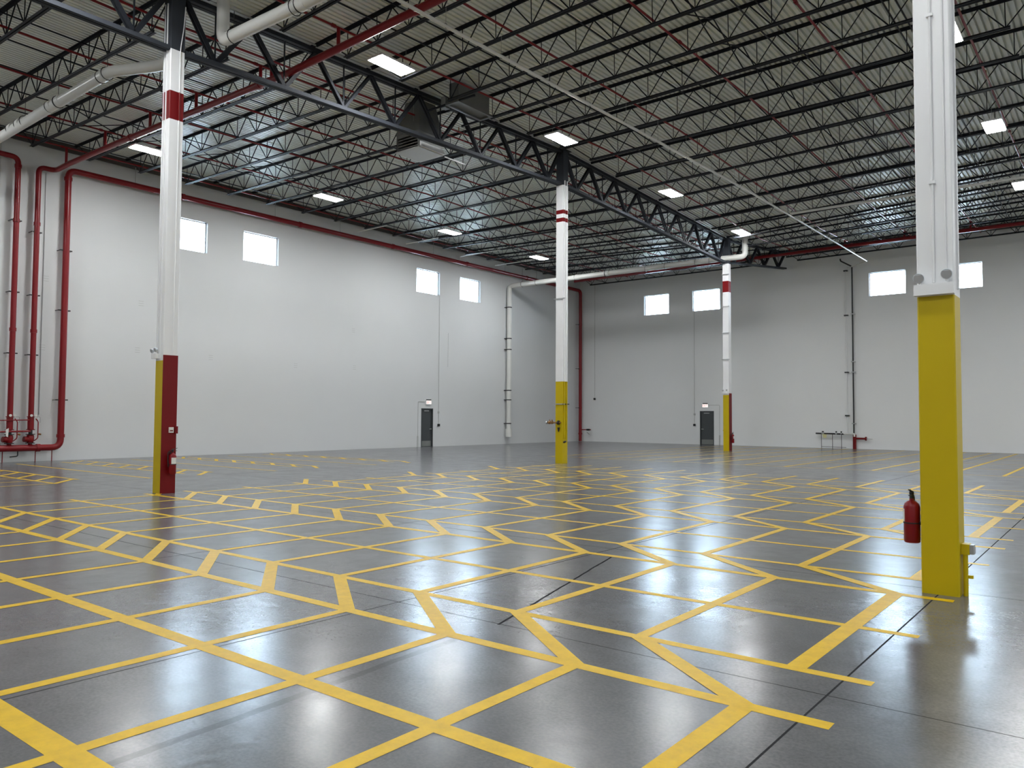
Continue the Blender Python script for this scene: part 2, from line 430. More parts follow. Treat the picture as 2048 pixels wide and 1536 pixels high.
# C2: middle column
t2, h = column(.0, P, zd(0, P)-.13, [(9.04, 9.19), (9.34, 9.49)], False, 'middle column, yellow foot and two thin red stripes near its dark head', 10.43, 3.04)
for yy in (P-.09, P+.06):
    MB().cyl((h+.02, yy, .9), (h+.02, yy, 3.04), .018, 8).build('conduit', 'yellow', t2)
    MB().cyl((h+.02, yy, 3.04), (h+.02, yy, 10.6), .018, 8).build('conduit', 'colwhite', t2)
for z in (6.14, 2.2): MB().box(-h-.08, h+.10, P-h-.03, P-h, z-.018, z+.018).build('conduit_strut', 'galv', t2)
MB().box(h, h+.03, P-h-.03, P+h+.06, 2.18, 2.215).build('conduit_strut', 'black', t2)
MB().cyl((h+.02, P-.12, .78), (h+.12, P-.12, .82), .035, 10).build('outlet_elbow', 'black', t2)
for z0, z1 in ((9.04, 9.19), (9.34, 9.49)):
    for yy in (P-.09, P+.06): MB().cyl((h+.02, yy, z0), (h+.02, yy, z1), .0205, 8).build('painted_band', 'redflat', t2)
# C3: far column
t3, h = column(.03, 2*P, zd(0, 2*P)-.13, [(8.36, 8.95)], True, 'far right column before the back wall, one red band, yellow foot with a red edge', 9.87, 2.93)
for z in (7.6, 6.2, 4.8, 9.3): MB().box(-.03-h*.9, .03+h+.05, 2*P-h-.035, 2*P-h, z-.02, z+.02).build('conduit_strut', 'galv', t3)
MB().box(.03-h-.01, .03+h, 2*P-h-.02, 2*P-h, 1.05, 1.09).build('conduit_strut', 'yellow', t3)
# C4: nearest column
t4, h = column(CX4, 0, zd(CX4, 0)-.13, [], False, 'nearest column at right, white above a broad yellow foot', 10.4, 2.93)
MB().cyl((CX4-.01, -h-.014, 3.06), (CX4-.01, -h-.014, 10.7), .012, 10).build('conduit', 'colwhite', t4)
MB().cyl((CX4+.10, -h-.010, 3.06), (CX4+.10, -h-.010, 10.7), .008, 8).build('conduit', 'colwhite', t4)
MB().box(CX4+h-.002, CX4+h+.018, -.02, .02, 3, 10.7).build('cable_trunking', 'colwhite', t4)
for k in (4.05, 5.75): MB().box(CX4-.04, CX4+.02, -h-.03, -h, k, k+.03).build('conduit_clip', 'colwhite', t4)
MB().cyl((CX4+h+.035, -.05, 0), (CX4+h+.035, -.05, .40), .020, 10).build('floor_conduit', 'yellow', t4)
MB().cyl((CX4+h+.032, .03, 0), (CX4+h+.032, .03, .40), .016, 10).build('floor_conduit', 'yellow', t4)
MB().box(CX4+h+.03, CX4+h+.10, -.05, -.02, .17, .20).build('conduit_strut', 'yellow', t4)
# girder shoes on the column tops (base of the seats)

# ------------------------------------------------------------------ things mounted on the columns
def emergency_light(x, y, z, w, label, side=-1):
    t = thing('emergency_light', (x, y, z), label, 'emergency light')
    MB().box(x-w/2, x+w/2, y-.07, y, z-.055, z+.055).build('battery_box', 'colwhite', t)
    for dx in (-.13, .12):
        hd = MB()
        zc = z+.125+(.02 if dx > 0 else 0)
        hd.sweep([(x+dx*w/.36, y-.02, zc), (x+dx*w/.36, y-.045, zc-.002), (x+dx*w/.36, y-.075, zc-.008), (x+dx*w/.36, y-.08, zc-.01)], [.026, .044, .052, .050], 18)
        ho = hd.build('lamp_head', 'frame', t)
        MB().cyl((x+dx*w/.36, y-.0801, zc-.01), (x+dx*w/.36, y-.084, zc-.011), .046, 18).build('lamp_lens', 'lens', ho)
        MB().cyl((x+dx*w/.36, y-.04, z+.05), (x+dx*w/.36, y-.04, zc-.03), .009, 8).build('swivel', 'colwhite', t)
emergency_light(CX4-.005, -h, 2.99, .355, 'white twin-head emergency light on the nearest column above its yellow foot')
emergency_light(-.15, -.02-h-.005, 3.0, .22, 'white twin-head emergency light on the left column with the red right face')
emergency_light(.0, 2*P-h-.002, 3.05, .30, 'white twin-head emergency light on the far column near the back wall')

def extinguisher(cx, cy, z, nx, ny, r, hgt, label, group=None):
    """(nx, ny) outward normal of the face it hangs on; (cx, cy) cylinder axis; z bottom"""
    t = thing('fire_extinguisher', (cx, cy, z), label, 'fire extinguisher', group)
    n = Vector((nx, ny, 0)); s = Vector((-ny, nx, 0)); c = Vector((cx, cy, 0))
    body = MB(); pr = [(0, r*.88), (.012, r), (hgt*.86, r), (hgt*.93, r*.86), (hgt*.98, r*.55), (hgt, r*.3), (hgt+.02, r*.28)]
    body.sweep([(cx, cy, z+a) for a, _ in pr], [b for _, b in pr], 24).build('cylinder_body', 'red', t)
    v = MB(); v.cyl((cx, cy, z+hgt+.018), (cx, cy, z+hgt+.07), .020, 14)
    p = c+n*.02; v.ball((cx, cy, z+hgt+.075), .024, 12)
    v.build('valve_head', 'black', t)
    hd = MB(); a = c+s*-.03; b2 = c+s*.10
    hd.bar((*(c+s*-.02).xy, z+hgt+.085), (*(c+s*.105).xy, z+hgt+.115), .022, .008)
    hd.bar((*(c+s*-.02).xy, z+hgt+.06), (*(c+s*.10).xy, z+hgt+.055), .020, .008)
    hd.build('handle', 'black', t)
    hs = MB(); q0 = c-s*.02; q = [(*q0.xy, z+hgt+.07), (*(c-s*(r+.03)).xy, z+hgt+.03), (*(c-s*(r+.025)).xy, z+hgt*.65), (*(c-s*(r+.012)).xy, z+hgt*.35)]
    hs.sweep(rnd(q, .06), .010, 8).build('hose', 'black', t)
    # paper label wrapped on the outer side
    lb = MB(); k = 8; R = r+.0015; n0 = len(lb.v)
    a0 = math.atan2(ny, nx)-.75
    for i in range(k+1):
        ang = a0+1.5*i/k
        for zz in (z+hgt*.50, z+hgt*.80): lb.v.append((cx+R*math.cos(ang), cy+R*math.sin(ang), zz))
    for i in range(k): lb.face([2*i, 2*i+2, 2*i+3, 2*i+1], True)
    lb.build('paper_label', 'label', t)
    st = MB(); st.cyl((cx, cy, z+hgt*.455), (cx, cy, z+hgt*.485), r+.004, 24)
    back = c-n*(r+.02)
    st.bar((*(c-n*r*.9).xy, z+hgt*.47), (*back.xy, z+hgt*.47), .05, .03)
    st.bar((*back.xy, z+hgt*.35), (*back.xy, z+hgt*1.05), .04, .012)
    st.build('wall_bracket', 'black', t)
extinguisher(CX4-h-.098, -.06, .47, -1, 0, .076, .42, 'red fire extinguisher on the left side of the nearest yellow column')
extinguisher(-.03+h+.115, .02, .42, 1, 0, .078, .45, 'red fire extinguisher on the red face of the left column')
extinguisher(.03+h+.115, 2*P+.02, .42, 1, 0, .078, .45, 'small distant red fire extinguisher on the far column before the back wall')
def callbox():
    t = thing('sign_box', (-.03+h+.03, .03, 1.38), 'small white notice plate above the extinguisher on the left column', 'sign')
    MB().box(-.03+h+.012, -.03+h+.045, -.03, .07, 1.32, 1.44).build('plate', 'label', t)
    MB().box(-.03+h+.0452, -.03+h+.0462, -.015, .055, 1.35, 1.375).build('printed_lines', 'redflat', t)
callbox()
tb = thing('junction_box', (-.03+h+.02, .12, 1.38), 'small dark red junction box beside the white notice plate on the left column', 'junction box')
MB().box(-.03+h+.012, -.03+h+.05, .10, .165, 1.30, 1.46).build('box_body', 'redflat', tb)
to = thing('power_outlet', (CX4+h+.05, 0, .45), 'yellow power outlet box with grey cover low on the nearest column', 'power outlet')
MB().box(CX4+h+.002, CX4+h+.075, -.075, .05, .40, .50).build('outlet_box', 'yellow', to)
MB().box(CX4+h+.075, CX4+h+.110, -.065, .04, .405, .495).build('cover', 'galv', to)
tv = thing('valve_cluster', (-.2, P-h-.05, 1.5), 'dark valve cluster with brass fittings on the middle column', 'valve')
b = MB(); b.cyl((-.55, P-h-.06, 1.51), (.12, P-h-.06, 1.51), .028, 10); b.build('pipe', 'brass', tv)
for x, r, m in ((-.50, .055, 'galv'), (-.38, .06, 'brass'), (-.27, .055, 'brass'), (.02, .08, 'black')):
    MB().cyl((x-.03, P-h-.06, 1.51), (x+.03, P-h-.06, 1.51), r, 14).build('valve_body', m, tv)
for x in (-.38, -.27): MB().cyl((x, P-h-.06, 1.51), (x, P-h-.06, 1.62), .02, 8).build('valve_stem', 'brass', tv)
MB().sweep([(.02, P-h-.05, 1.33), (.02, P-h-.05, 1.17)], [.05, .015], 10).build('drain_funnel', 'black', tv)

# ------------------------------------------------------------------ joists
def joist_proto(L, left_gap, right_gap):
    """local frame: x 0..L, z=0 bottom chord; the deck rests at z=JD. Returns meshes"""
    g = .011
    def chord(x0, x1, z, up):
        b = MB()
        for s in (-1, 1):
            y0, y1 = sorted((s*g, s*(g+.06))); 
            b.box(x0, x1, y0, y1, z-.004 if up else z, z+.004 if up else z+.007)
            ya, yb = sorted((s*g, s*(g+.007)))
            b.box(x0, x1, ya, yb, (z-.065) if up else z, z if up else z+.065)
        return b
    top = chord(0, L, JD-.008, True); bot = chord(left_gap, L-right_gap, 0, False)
    web = MB(); n = max(2, round((L-left_gap-right_gap-.2)/1.09)); x0 = left_gap+.1; st = (L-left_gap-right_gap-.2)/n
    bp = [x0+st*i for i in range(n+1)]; zt = JD-.045; zl = .03
    tp = [x0-st*.5]+[x+st*.5 for x in bp]
    tp[0] = max(.1, tp[0]-.35); tp[-1] = min(L-.1, tp[-1]+.35)
    for i, x in enumerate(bp):
        web.cyl((tp[i], 0, zt), (x, 0, zl), .016, 6); web.cyl((x, 0, zl), (tp[i+1], 0, zt), .016, 6)
    verts = [MB().cyl((x, 0, zl), (x, 0, zt), .012, 6) for x in bp]
    return top, bot, web, verts
JK = list(range(-2, 21))
def joist_bay(xa, xb, lg, rg, side):
    L = xb-xa; meshes = None; proto = None
    top, bot, web, verts = joist_proto(L, lg, rg)
    def me(b, nm):
        m = bpy.data.meshes.new(nm); b_ = b; m.from_pydata(b_.v, [], b_.f); m.polygons.foreach_set('use_smooth', b_.sm); m.materials.append(M['steel']); return m
    tm, bm, wm = me(top, 'top_chord'), me(bot, 'bottom_chord'), me(web, 'web_bar'); vm = [me(v, 'web_strut') for v in verts]
    n = len(JK)
    for i, k in enumerate(JK):
        y = k*1.905; z0 = zb(xa, y); z1 = zb(xb, y)
        far = n-1-i
        nm = 'dark steel roof joist of the %s bay, %s' % (side, 'nearest the back wall' if far == 0 else ordinal(far)+' from the back wall')
        t = thing('roof_joist', (xa, y if k < 20 else 38.1, z0), nm, 'roof joist', 'open web joists of the %s bay' % side)
        t.rotation_euler = (0, -math.atan2(z1-z0, L), 0)
        for m_, nn in [(tm, 'top_chord'), (bm, 'bottom_chord'), (wm, 'web_bar')]+[(v, 'web_strut') for v in vm]:
            o = bpy.data.objects.new(nn, m_); COL.objects.link(o); o.parent = t
joist_bay(LX+.02, -.075, 1.15, .95, 'left')
joist_bay(.075, CX4, 1.15, .6, 'right')

# ------------------------------------------------------------------ girders (along Y at X = 0)
def gbot(Y):
    if Y <= 0: return 9.87
    if Y <= P: return 9.87+.62*Y/P
    if Y <= 2*P: return 10.49-.56*(Y-P)/P
    return 9.98+.78*(Y-2*P)/7.6
def gtop(Y): return zd(0, Y)-.19
def girder(y0, y1, label, xo=lambda y: 0.):
    t = thing('joist_girder', (0, (y0+y1)/2, gbot((y0+y1)/2)), label, 'girder', 'deep truss girders over the column row')
    def dbl(a, b, w, h, gap=.03):
        mb = MB(); d = (Vector(b)-Vector(a)).normalized()
        for s in (-1, 1):
            off = Vector((s*(gap/2+w/4), 0, 0)); mb.bar(Vector(a)+off, Vector(b)+off, w/2, h, up=(0, 0, 1) if abs(d.z) < .9 else (0, 1, 0))
        return mb
    def pt(y, z): return (xo(y), y, z)
    dbl(pt(y0+.17, gbot(y0+.17)), pt(y1-.17, gbot(y1-.17)), .20, .095).build('bottom_chord', 'colgrey', t)
    dbl(pt(y0+.17, gtop(y0+.17)), pt(y1-.17, gtop(y1-.17)), .22, .10).build('top_chord', 'steel', t)
    # panel points: joists sit at multiples of 1.905
    ks = [k for k in range(-20, 30) if y0-.01 <= k*1.905 <= y1+.01]
    tops = [k*1.905 for k in ks]
    bots = [y+.9525 for y in tops if y+.9525 < y1-.1]
    def member(ya, za, yb, zb_, w, h):
        mb = MB(); a = Vector(pt(ya, za)); b = Vector(pt(yb, zb_))
        for s in (-1, 1):
            off = Vector((s*.045, 0, 0)); mb.bar(a+off, b+off, .045, h, up=(0, 1, 0))
        mb.build('web_member', 'steel', t)
    for i, yb_ in enumerate(bots):
        heavy = .10 if (yb_-y0 < 4 or y1-yb_ < 4) else .075
        for yt in (yb_-.9525, yb_+.9525):
            if yt < y0+.1: yt = y0+.2
            if yt > y1-.1: yt = y1-.2
            member(yt, gtop(yt)-.03, yb_, gbot(yb_)+.03, .09, heavy)
        mb = MB(); mb.bar(pt(yb_, gbot(yb_)), pt(yb_, gtop(yb_)), .03, .03, up=(0, 1, 0)); mb.build('web_member', 'steel', t)
    return t
girder(-P, 0, 'deep dark girder running left off the frame from the left column')
girder(0, P, 'deep dark truss girder between the left column and the middle column')
girder(P, 2*P, 'deep dark truss girder between the middle column and the far column')
girder(2*P, BY-.3, 'short truss girder from the far column towards the back wall', xo=lambda y: max(0, (y-2*P-.2))*.065)

# ------------------------------------------------------------------ bridging lines between the joists
def bridging(x, label):
    t = thing('joist_bridging', (x, 15, zd(x, 15)-.1), label, 'bridging', 'bridging angles between the joists')
    for nm, off in (('top_angle', JD-.075), ('bottom_angle', .065)):
        pts = [(x, y, zb(x, y)+off) for y in (-3.8, 0, P, 2*P, 38.0)]
        b = MB()
        for a, c in zip(pts[:-1], pts[1:]): b.bar(a, c, .03, .03)
        b.build(nm, 'steel', t)
for x, s in ((-12.0, 'nearest the left wall'), (-8.2, 'second from the left wall'), (-4.7, 'left of the truss girder'),
             (3.1, 'right of the truss girder'), (6.6, 'above the white conduit'), (9.75, 'second from the right edge'), (12.4, 'nearest the right edge')):
    bridging(x, 'thin dark bridging angles crossing the joists, %s' % s)
def xbrace(x, ks, label):
    t = thing('cross_bracing', (x, ks[0]*1.905, zb(x, ks[0]*1.905)), label, 'bracing', 'crossed bridging rods')
    for k in ks:
        y0, y1 = k*1.905, (k+1)*1.905
        for za, zc in ((.07, JD-.08), (JD-.08, .07)):
            MB().bar((x, y0, zb(x, y0)+za), (x, y1, zb(x, y1)+zc), .025, .025).build('brace_rod', 'steel', t)
xbrace(8.6, range(3, 13), 'crossed bridging rods between the right bay joists')
xbrace(-10.1, range(1, 13), 'crossed bridging rods between the left bay joists')

# ------------------------------------------------------------------ sprinkler system
def branch(x, label, dbl=None):
    t = thing('sprinkler_branch', (x, 15, zb(x, 15)+.2), label, 'sprinkler pipe', 'red sprinkler branch lines')
    ys = [-4, 0, P, 2*P, 37.9]; off = .24
    MB().sweep([(x, y, zb(x, y)+off) for y in ys], .030, 10).build('branch_pipe', 'red', t)
    for y in (2.85+6.4*i for i in range(6)):
        MB().cyl((x, y-.05, zb(x, y)+off), (x, y+.05, zb(x, y)+off), .046, 10).build('coupling', 'red', t)
        MB().cyl((x, y+1.0, zb(x, y+1)+off+.02), (x, y+1.0, zb(x, y+1)+off+.16), .014, 8).build('sprinkler_head', 'brass', t)
BX = [-13.25, -10.2, -7.15, -4.45, -1.25, -.75, 1.95, 4.9, 7.8, 10.75, 13.65]
WHERE = ['nearest the left wall', 'second from the left wall', 'third from the left wall', 'fourth from the left wall', 'left one of the pair beside the truss girder', 'right one of the pair beside the truss girder',
         'just right of the truss girder', 'beside the white conduit', 'middle of the right bay', 'second from the right edge', 'nearest the right edge']
for x, s in zip(BX, WHERE): branch(x, 'thin red sprinkler pipe through the joists, %s' % s)
def red_main_z(x): return 10.45+(.30*min(1, -x/14.2) if x < 0 else .03*x)
rx = LX+.30
def couplings(parent, pts, r, axis):
    for p in pts:
        a = Vector(p); d = Vector(axis)*.06
        MB().cyl(a-d, a+d, r*1.22, 16).build('coupling', 'red', parent)
def clamp(parent, x, y, z, w=.34):
    b = MB(); b.box(x-.02, x+.02, y-w/2, y+w/2, z-.022, z+.022); b.box(LX+.002, x, y-w/2, y-w/2+.03, z-.012, z+.012); b.box(LX, x, y+w/2-.03, y+w/2, z-.012, z+.012)
    b.build('pipe_clamp', 'black', parent)
RR = .092
tr = thing('sprinkler_riser', (rx, 1.8, 0), 'leftmost red riser pipe on the left wall, turning left at its top', 'riser pipe', 'red riser pipes on the left wall')
MB().sweep(rnd([(rx, 1.82, 1.25), (rx, 1.82, 10.86), (rx, -2.0, 10.95)], .22), RR, 20).build('riser_pipe', 'red', tr)
couplings(tr, [(rx, 1.82, 8.6), (rx, 1.82, 4.7), (rx, 1.82, 10.55)], RR, (0, 0, 1))
for z in (8.6, 6.04, 3.86): clamp(tr, rx, 1.82, z)
tr2 = thing('fire_main', (rx, 2.5, 0), 'red riser second from the left that turns into the long red main across the roof', 'fire main')
path = rnd([(rx, 2.49, 1.25), (rx, 2.49, 10.70), (rx, 3.05, 10.70), (-13.3, 3.05, 10.73)], .24)
path += [Vector((x, 3.0, red_main_z(x))) for x in (-9, -4, 0, 4, 8, 10)]
MB().sweep(path, RR, 20).build('main_pipe', 'red', tr2)
couplings(tr2, [(rx, 2.49, 8.6), (rx, 2.49, 4.7)], RR, (0, 0, 1)); couplings(tr2, [(x, 3.0, red_main_z(x)) for x in (-8.4, -1.3, 4.6)], RR, (1, 0, 0))
for z in (8.3, 6.0, 3.84): clamp(tr2, rx, 2.49, z)
for x in BX[:-2]:
    MB().cyl((x, 3.0, red_main_z(x)), (x, 3.0, zb(x, 3)+.24), .045, 12).build('riser_nipple', 'red', tr2)
RW = .115
tr3 = thing('fire_main', (rx, 3.5, 0), 'rightmost red riser continuing as the pipe along the top of the left wall', 'fire main')
MB().sweep(rnd([(rx, .9, .50), (rx, 3.50, .50), (rx, 3.50, 10.84), (rx, 38.2, 10.84), (rx, 38.2, 0.02)], .30), RW, 20).build('main_pipe', 'red', tr3)
couplings(tr3, [(rx, 3.5, 10.5), (rx, 3.5, .92), (rx, 38.2, .55)], RW, (0, 0, 1)); couplings(tr3, [(rx, y, 10.84) for y in (8.0, 13.9, 19.9, 25.9, 31.8)], RW, (0, 1, 0)); couplings(tr3, [(rx, 2.75, .5)], RW, (0, 1, 0))
for z in (7.8, 5.56, 2.24): clamp(tr3, rx, 3.5, z, .42)
for z in (8.4, 5.2, 2.4): clamp(tr3, rx, 38.2, z, .40)
for y in (1.62, 2.67, 3.22): MB().cyl((rx, y, 0), (rx, y, .42), .016, 8).build('floor_stand', 'redflat', tr3)
for y in (6.0, 12.5, 16.3, 23, 29.5): MB().cyl((rx, y, 10.9), (rx, y, 11.6), .010, 6).build('hanger_rod', 'galv', tr3)
MB().sweep(rnd([(rx, 2.1, .40), (rx+.02, 2.1, .22), (rx+.02, 1.85, .20)], .06), .022, 8).build('drain_pipe', 'black', tr3)
hv = MB().cyl((rx, 38.2, .84), (rx+.95, 38.1, .84), .035, 10).build('hose_branch', 'red', tr3)
MB().cyl((rx+.62, 38.1, .84), (rx+.86, 38.1, .84), .065, 12).build('hose_valve', 'black', tr3)
MB().bar((rx+.7, 38.0, .66), (rx+.9, 38.0, .52), .03, .05).build('valve_wheel', 'galv', tr3)
def valve_set(y, label):
    t = thing('alarm_valve', (rx, y, .6), label, 'valve', 'red alarm valves under the risers')
    MB().sweep([(rx, y, .60), (rx, y, .66), (rx, y, .68), (rx, y, .80), (rx, y, .88), (rx, y, .96), (rx, y, .98)], [.07, .07, .10, .12, .125, .11, .07], 16).build('valve_body', 'red', t)
    MB().cyl((rx, y-.02, .80), (rx+.02, y-.22, .82), .10, 16).build('check_cover', 'redflat', t)
    MB().cyl((rx, y, .66), (rx, y, .69), .15, 16).build('flange', 'black', t)
    MB().cyl((rx, y, .975), (rx, y, 1.0), .15, 16).build('flange', 'black', t)
    MB().cyl((rx, y, 1.0), (rx, y, 1.14), .065, 14).build('butterfly_valve', 'black', t)
    MB().cyl((rx, y, 1.14), (rx, y, 1.17), .14, 16).build('flange', 'redflat', t)
    MB().cyl((rx, y, 1.17), (rx, y, 1.60), .105, 16).build('spool', 'red', t)
    MB().cyl((rx, y, 1.60), (rx, y, 1.63), .13, 16).build('flange', 'red', t)
    for dy in (-.03, .11):
        MB().cyl((rx+.12, y+dy, 1.66), (rx+.15, y+dy, 1.66), .045, 14).build('pressure_gauge', 'label', t)
    MB().sweep(rnd([(rx+.10, y+.12, 1.55), (rx+.12, y+.20, 1.45), (rx+.12, y+.20, .85), (rx+.05, y+.1, .75)], .06), .018, 8).build('trim_pipe', 'red', t)
    MB().sweep(rnd([(rx+.1, y+.05, 1.62), (rx+.12, y+.26, 1.62), (rx+.12, y+.26, 1.4)], .05), .010, 6).build('gauge_tube', 'galv', t)
    MB().cyl((rx+.12, y+.22, 1.0), (rx+.14, y+.30, .98), .03, 8).build('drain_valve', 'brass', t)
valve_set(1.82, 'red valve assembly with gauges at the foot of the leftmost riser')
valve_set(2.49, 'red valve assembly with gauges at the foot of the second riser from the left')
tx = thing('cross_pipe', (rx+.1, 2.1, 1.1), 'small red cross pipes linking the two valve assemblies on the left wall', 'pipe')
MB().cyl((rx+.12, .9, 1.48), (rx+.12, 2.40, 1.50), .020, 8).build('upper_pipe', 'red', tx)
MB().cyl((rx+.12, .9, 1.08), (rx+.12, 2.45, 1.10), .032, 8).build('lower_pipe', 'red', tx)
tt = thing('hanging_tag', (rx+.17, 1.68, 1.1), 'white paper tag hanging on the leftmost valve assembly', 'tag')
MB().hexa([(rx+.17, 1.66, .93), (rx+.17, 1.72, .90), (rx+.174, 1.72, .90), (rx+.174, 1.66, .93)], [(rx+.17, 1.64, 1.16), (rx+.17, 1.74, 1.22), (rx+.174, 1.74, 1.22), (rx+.174, 1.64, 1.16)]).build('tag_sheet', 'label', tt)
# back main
tb_ = thing('fire_main', (3, 34.8, 10.9), 'red main pipe crossing the roof in front of the back wall', 'fire main')
MB().cyl((-12.4, 34.6, 10.83), (18.5, 34.6, 10.98), RR, 18).build('main_pipe', 'red', tb_)
couplings(tb_, [(x, 34.6, 10.90) for x in (-8.5, -2.5, 3.5, 9.5)], RR, (1, 0, 0))
for x in BX: MB().cyl((x, 34.6, 10.9), (x, 34.6, zb(x, 34.6)+.24), .045, 10).build('riser_nipple', 'red', tb_)

# ------------------------------------------------------------------ white drains and conduits
def bell(parent, p, axis, r):
    a = Vector(p); d = Vector(axis).normalized()*.11
    MB().cyl(a-d, a+d, r*1.10, 20).build('pipe_collar', 'pvc', parent)
    MB().cyl(a-d*1.3, a-d*1.15, r*1.16, 20).build('band_clamp', 'black', parent)
def hoop(parent, p, r, top):
    """ring hanger around a pipe running along X"""
    x, y, z = p; pts = [(x, y+r*1.15*math.sin(a), z+r*1.15*math.cos(a)) for a in [2*PI*i/16 for i in range(17)]]
    MB().sweep(pts, .010, 6).build('ring_hanger', 'black', parent)
    MB().cyl((x, y, z+r*1.15), (x, y, top), .007, 6).build('hanger_rod', 'black', parent)
RD = .135
td = thing('drain_pipe', (-8, -.2, 10.1), 'fat white drain pipe running from the left column to the left wall', 'drain pipe', 'white roof drain pipes')
MB().sweep(rnd([(-.75, .47, 11.3), (-.75, .47, 10.15), (-1.5, .42, 10.12), (-2.75, -.2, 10.10), (LX, -.2, 10.0)], .22), RD, 22).build('drain_run', 'pvc', td)
for x in (-3.1, -5.6, -6.15, -8.3, -8.9): bell(td, (x, -.2, 10.09), (1, 0, 0), RD)
for x in (-2.9, -5.75, -8.0, -11.2): hoop(td, (x, -.2, 10.09), RD, zb(x, 0)+.02)
MB().cyl((-1.05, .45, 10.13), (-1.09, .45, 10.13), RD*1.12, 20).build('band_clamp', 'black', td)
td2 = thing('drain_pipe', (2.5, .72, 10.1), 'fat white drain pipe above and right of the left column', 'drain pipe', 'white roof drain pipes')
MB().sweep(rnd([(.86, .63, 11.35), (.86, .63, 10.1), (5.5, .85, 10.14)], .2), RD*1.03, 22).build('drain_run', 'pvc', td2)
for x in (1.25, 3.35): hoop(td2, (x, .65+.04*(x-1), 10.1), RD*1.05, zb(x, 0)+.02)
bell(td2, (3.6, .77, 10.12), (1, .05, 0), RD)
td3 = thing('drain_pipe', (-6, 30, 10.1), 'white drain pipe from the far column across to the left wall and down it', 'drain pipe', 'white roof drain pipes')
MB().sweep(rnd([(1.02, 30.55, 11.35), (1.02, 30.55, 10.18), (-.3, 30.3, 10.16), (LX+.28, 30.0, 10.08), (LX+.28, 30.0, .55)], .25), .15, 20).build('drain_run', 'pvc', td3)
for x in (-13.3, -12.2, -10.2, -7.2, -4.6, -3.4, -1.6, -.8): hoop(td3, (x, 30.02+.018*(x+14), 10.1), .15, zb(x, 30.4)+.02)
for x in (-7.1, -9.2): bell(td3, (x, 30.13, 10.12), (1, 0.02, 0), .15)
for z in (8.7, 6.7, 6.0, 3.4, 2.8, 1.3):
    MB().cyl((LX+.28, 30, z-.03), (LX+.28, 30, z+.03), .162, 20).box(LX+.002, LX+.14, 29.83, 30.17, z-.02, z+.02).build('pipe_clamp', 'black', td3)
MB().cyl((LX+.28, 30, .45), (LX+.28, 30, .95), .20, 18).build('cleanout_sleeve', 'pvc', td3)
hoop(td3, (1.02, 30.55, 10.95), .15, 11.2)
tc = thing('gas_pipe', (5.2, 15, 10.5), 'long straight white pipe hung under the right bay joists', 'pipe')
MB().sweep([(4.62, -4, 10.47), (4.78, 4, 10.48), (5.25, 20, 10.5), (5.35, 37.2, 10.5)], .042, 14).build('pipe_run', 'pvc', tc)
for y in (1.9, 3.81, 5.715, 7.62, 9.525, 11.43, 13.335, 15.24, 17.145, 19.05, 20.955, 24.765, 28.575):
    x = 4.78+(y-4)*.0294 if y < 20 else 5.25+(y-20)*.0058
    MB().sweep([(x, y-.06+.06*math.sin(a), 10.49+.055*math.cos(a)) for a in [2*PI*i/12 for i in range(13)]], .006, 5).build('ring_hanger', 'black', tc)
    MB().cyl((x, y-.06, 10.55), (x, y-.06, zb(x, y)+.03), .005, 5).build('hanger_rod', 'galv', tc)
MB().cyl((5.35, 37.2, 10.5), (3.95, 38.55, 10.45), .03, 10).build('end_offset', 'pvc', tc)
tc2 = thing('gas_pipe', (10, 25, 10.6), 'white pipe branching right from the long white pipe, near the back', 'pipe')
MB().cyl((5.25, 25.0, 10.6), (18, 25.1, 10.64), .055, 12).build('pipe_run', 'pvc', tc2)
for x in (7.5, 11, 14.5): MB().cyl((x, 25.03, 10.65), (x, 25.03, 11.15), .006, 5).build('hanger_rod', 'galv', tc2)
for (y, x1, s) in ((16.9, -11.5, 'nearest'), (20.3, -11.3, 'second nearest'), (24.5, -10.6, 'third nearest, with a turned-down end'), (27.8, -10.8, 'farthest')):
    tq = thing('vent_pipe', (LX+1, y, 10.9), 'thin white pipe under the joists at the left wall, %s' % s, 'pipe', 'thin white pipes at the left wall')
    zz = 10.98
    pts = [(LX+1.0, y, zz-.16), (LX+1.0, y, zz), (x1, y, zz)] if 'turned' in s else [(LX+.9, y, zz), (x1, y, zz)]
    MB().sweep(rnd(pts, .08) if len(pts) > 2 else pts, .024, 8).build('pipe_run', 'pvc', tq)
    MB().cyl((x1+.4 if x1+.4 < x1 else x1-.3, y, zz), (x1-.3, y, zb(x1, y)+.03), .005, 5).build('hanger_rod', 'galv', tq)

# ------------------------------------------------------------------ high bay lights
def light_proto():
    b = MB(); b.box(-.27, .27, -.60, .60, .02, .07)
    hs = b; hh = MB(); hh.box(-.12, .12, -.45, .45, .07, .11)
    return b, hh
def bay_light(x, y, z, label, first=[None]):
    t = thing('high_bay_light', (x, y, z), label, 'ceiling light', 'flat rectangular high bay lights')
    if first[0] is None:
        ms = []
        for nm, m, bx in (('housing', 'colwhite', (-.28, .28, -.60, .60, .012, .065)), ('diffuser', 'diff', (-.25, .25, -.57, .57, 0, .012)), ('driver_box', 'galv', (-.10, .10, -.30, .30, .065, .12))):
            mb = MB().box(*bx); me = bpy.data.meshes.new(nm); me.from_pydata(mb.v, [], mb.f); me.materials.append(M[m]); ms.append((nm, me))
        first[0] = ms
    for nm, me in first[0]:
        o = bpy.data.objects.new(nm, me); COL.objects.link(o); o.parent = t
    for dy in (-.5, .5):
        mb = MB().cyl((x, y+dy, z+.06), (x, y+dy, zb(x, y)+JD-.04), .004, 5); mb.build('hanger_cable', 'galv', t)
LZ = 10.88
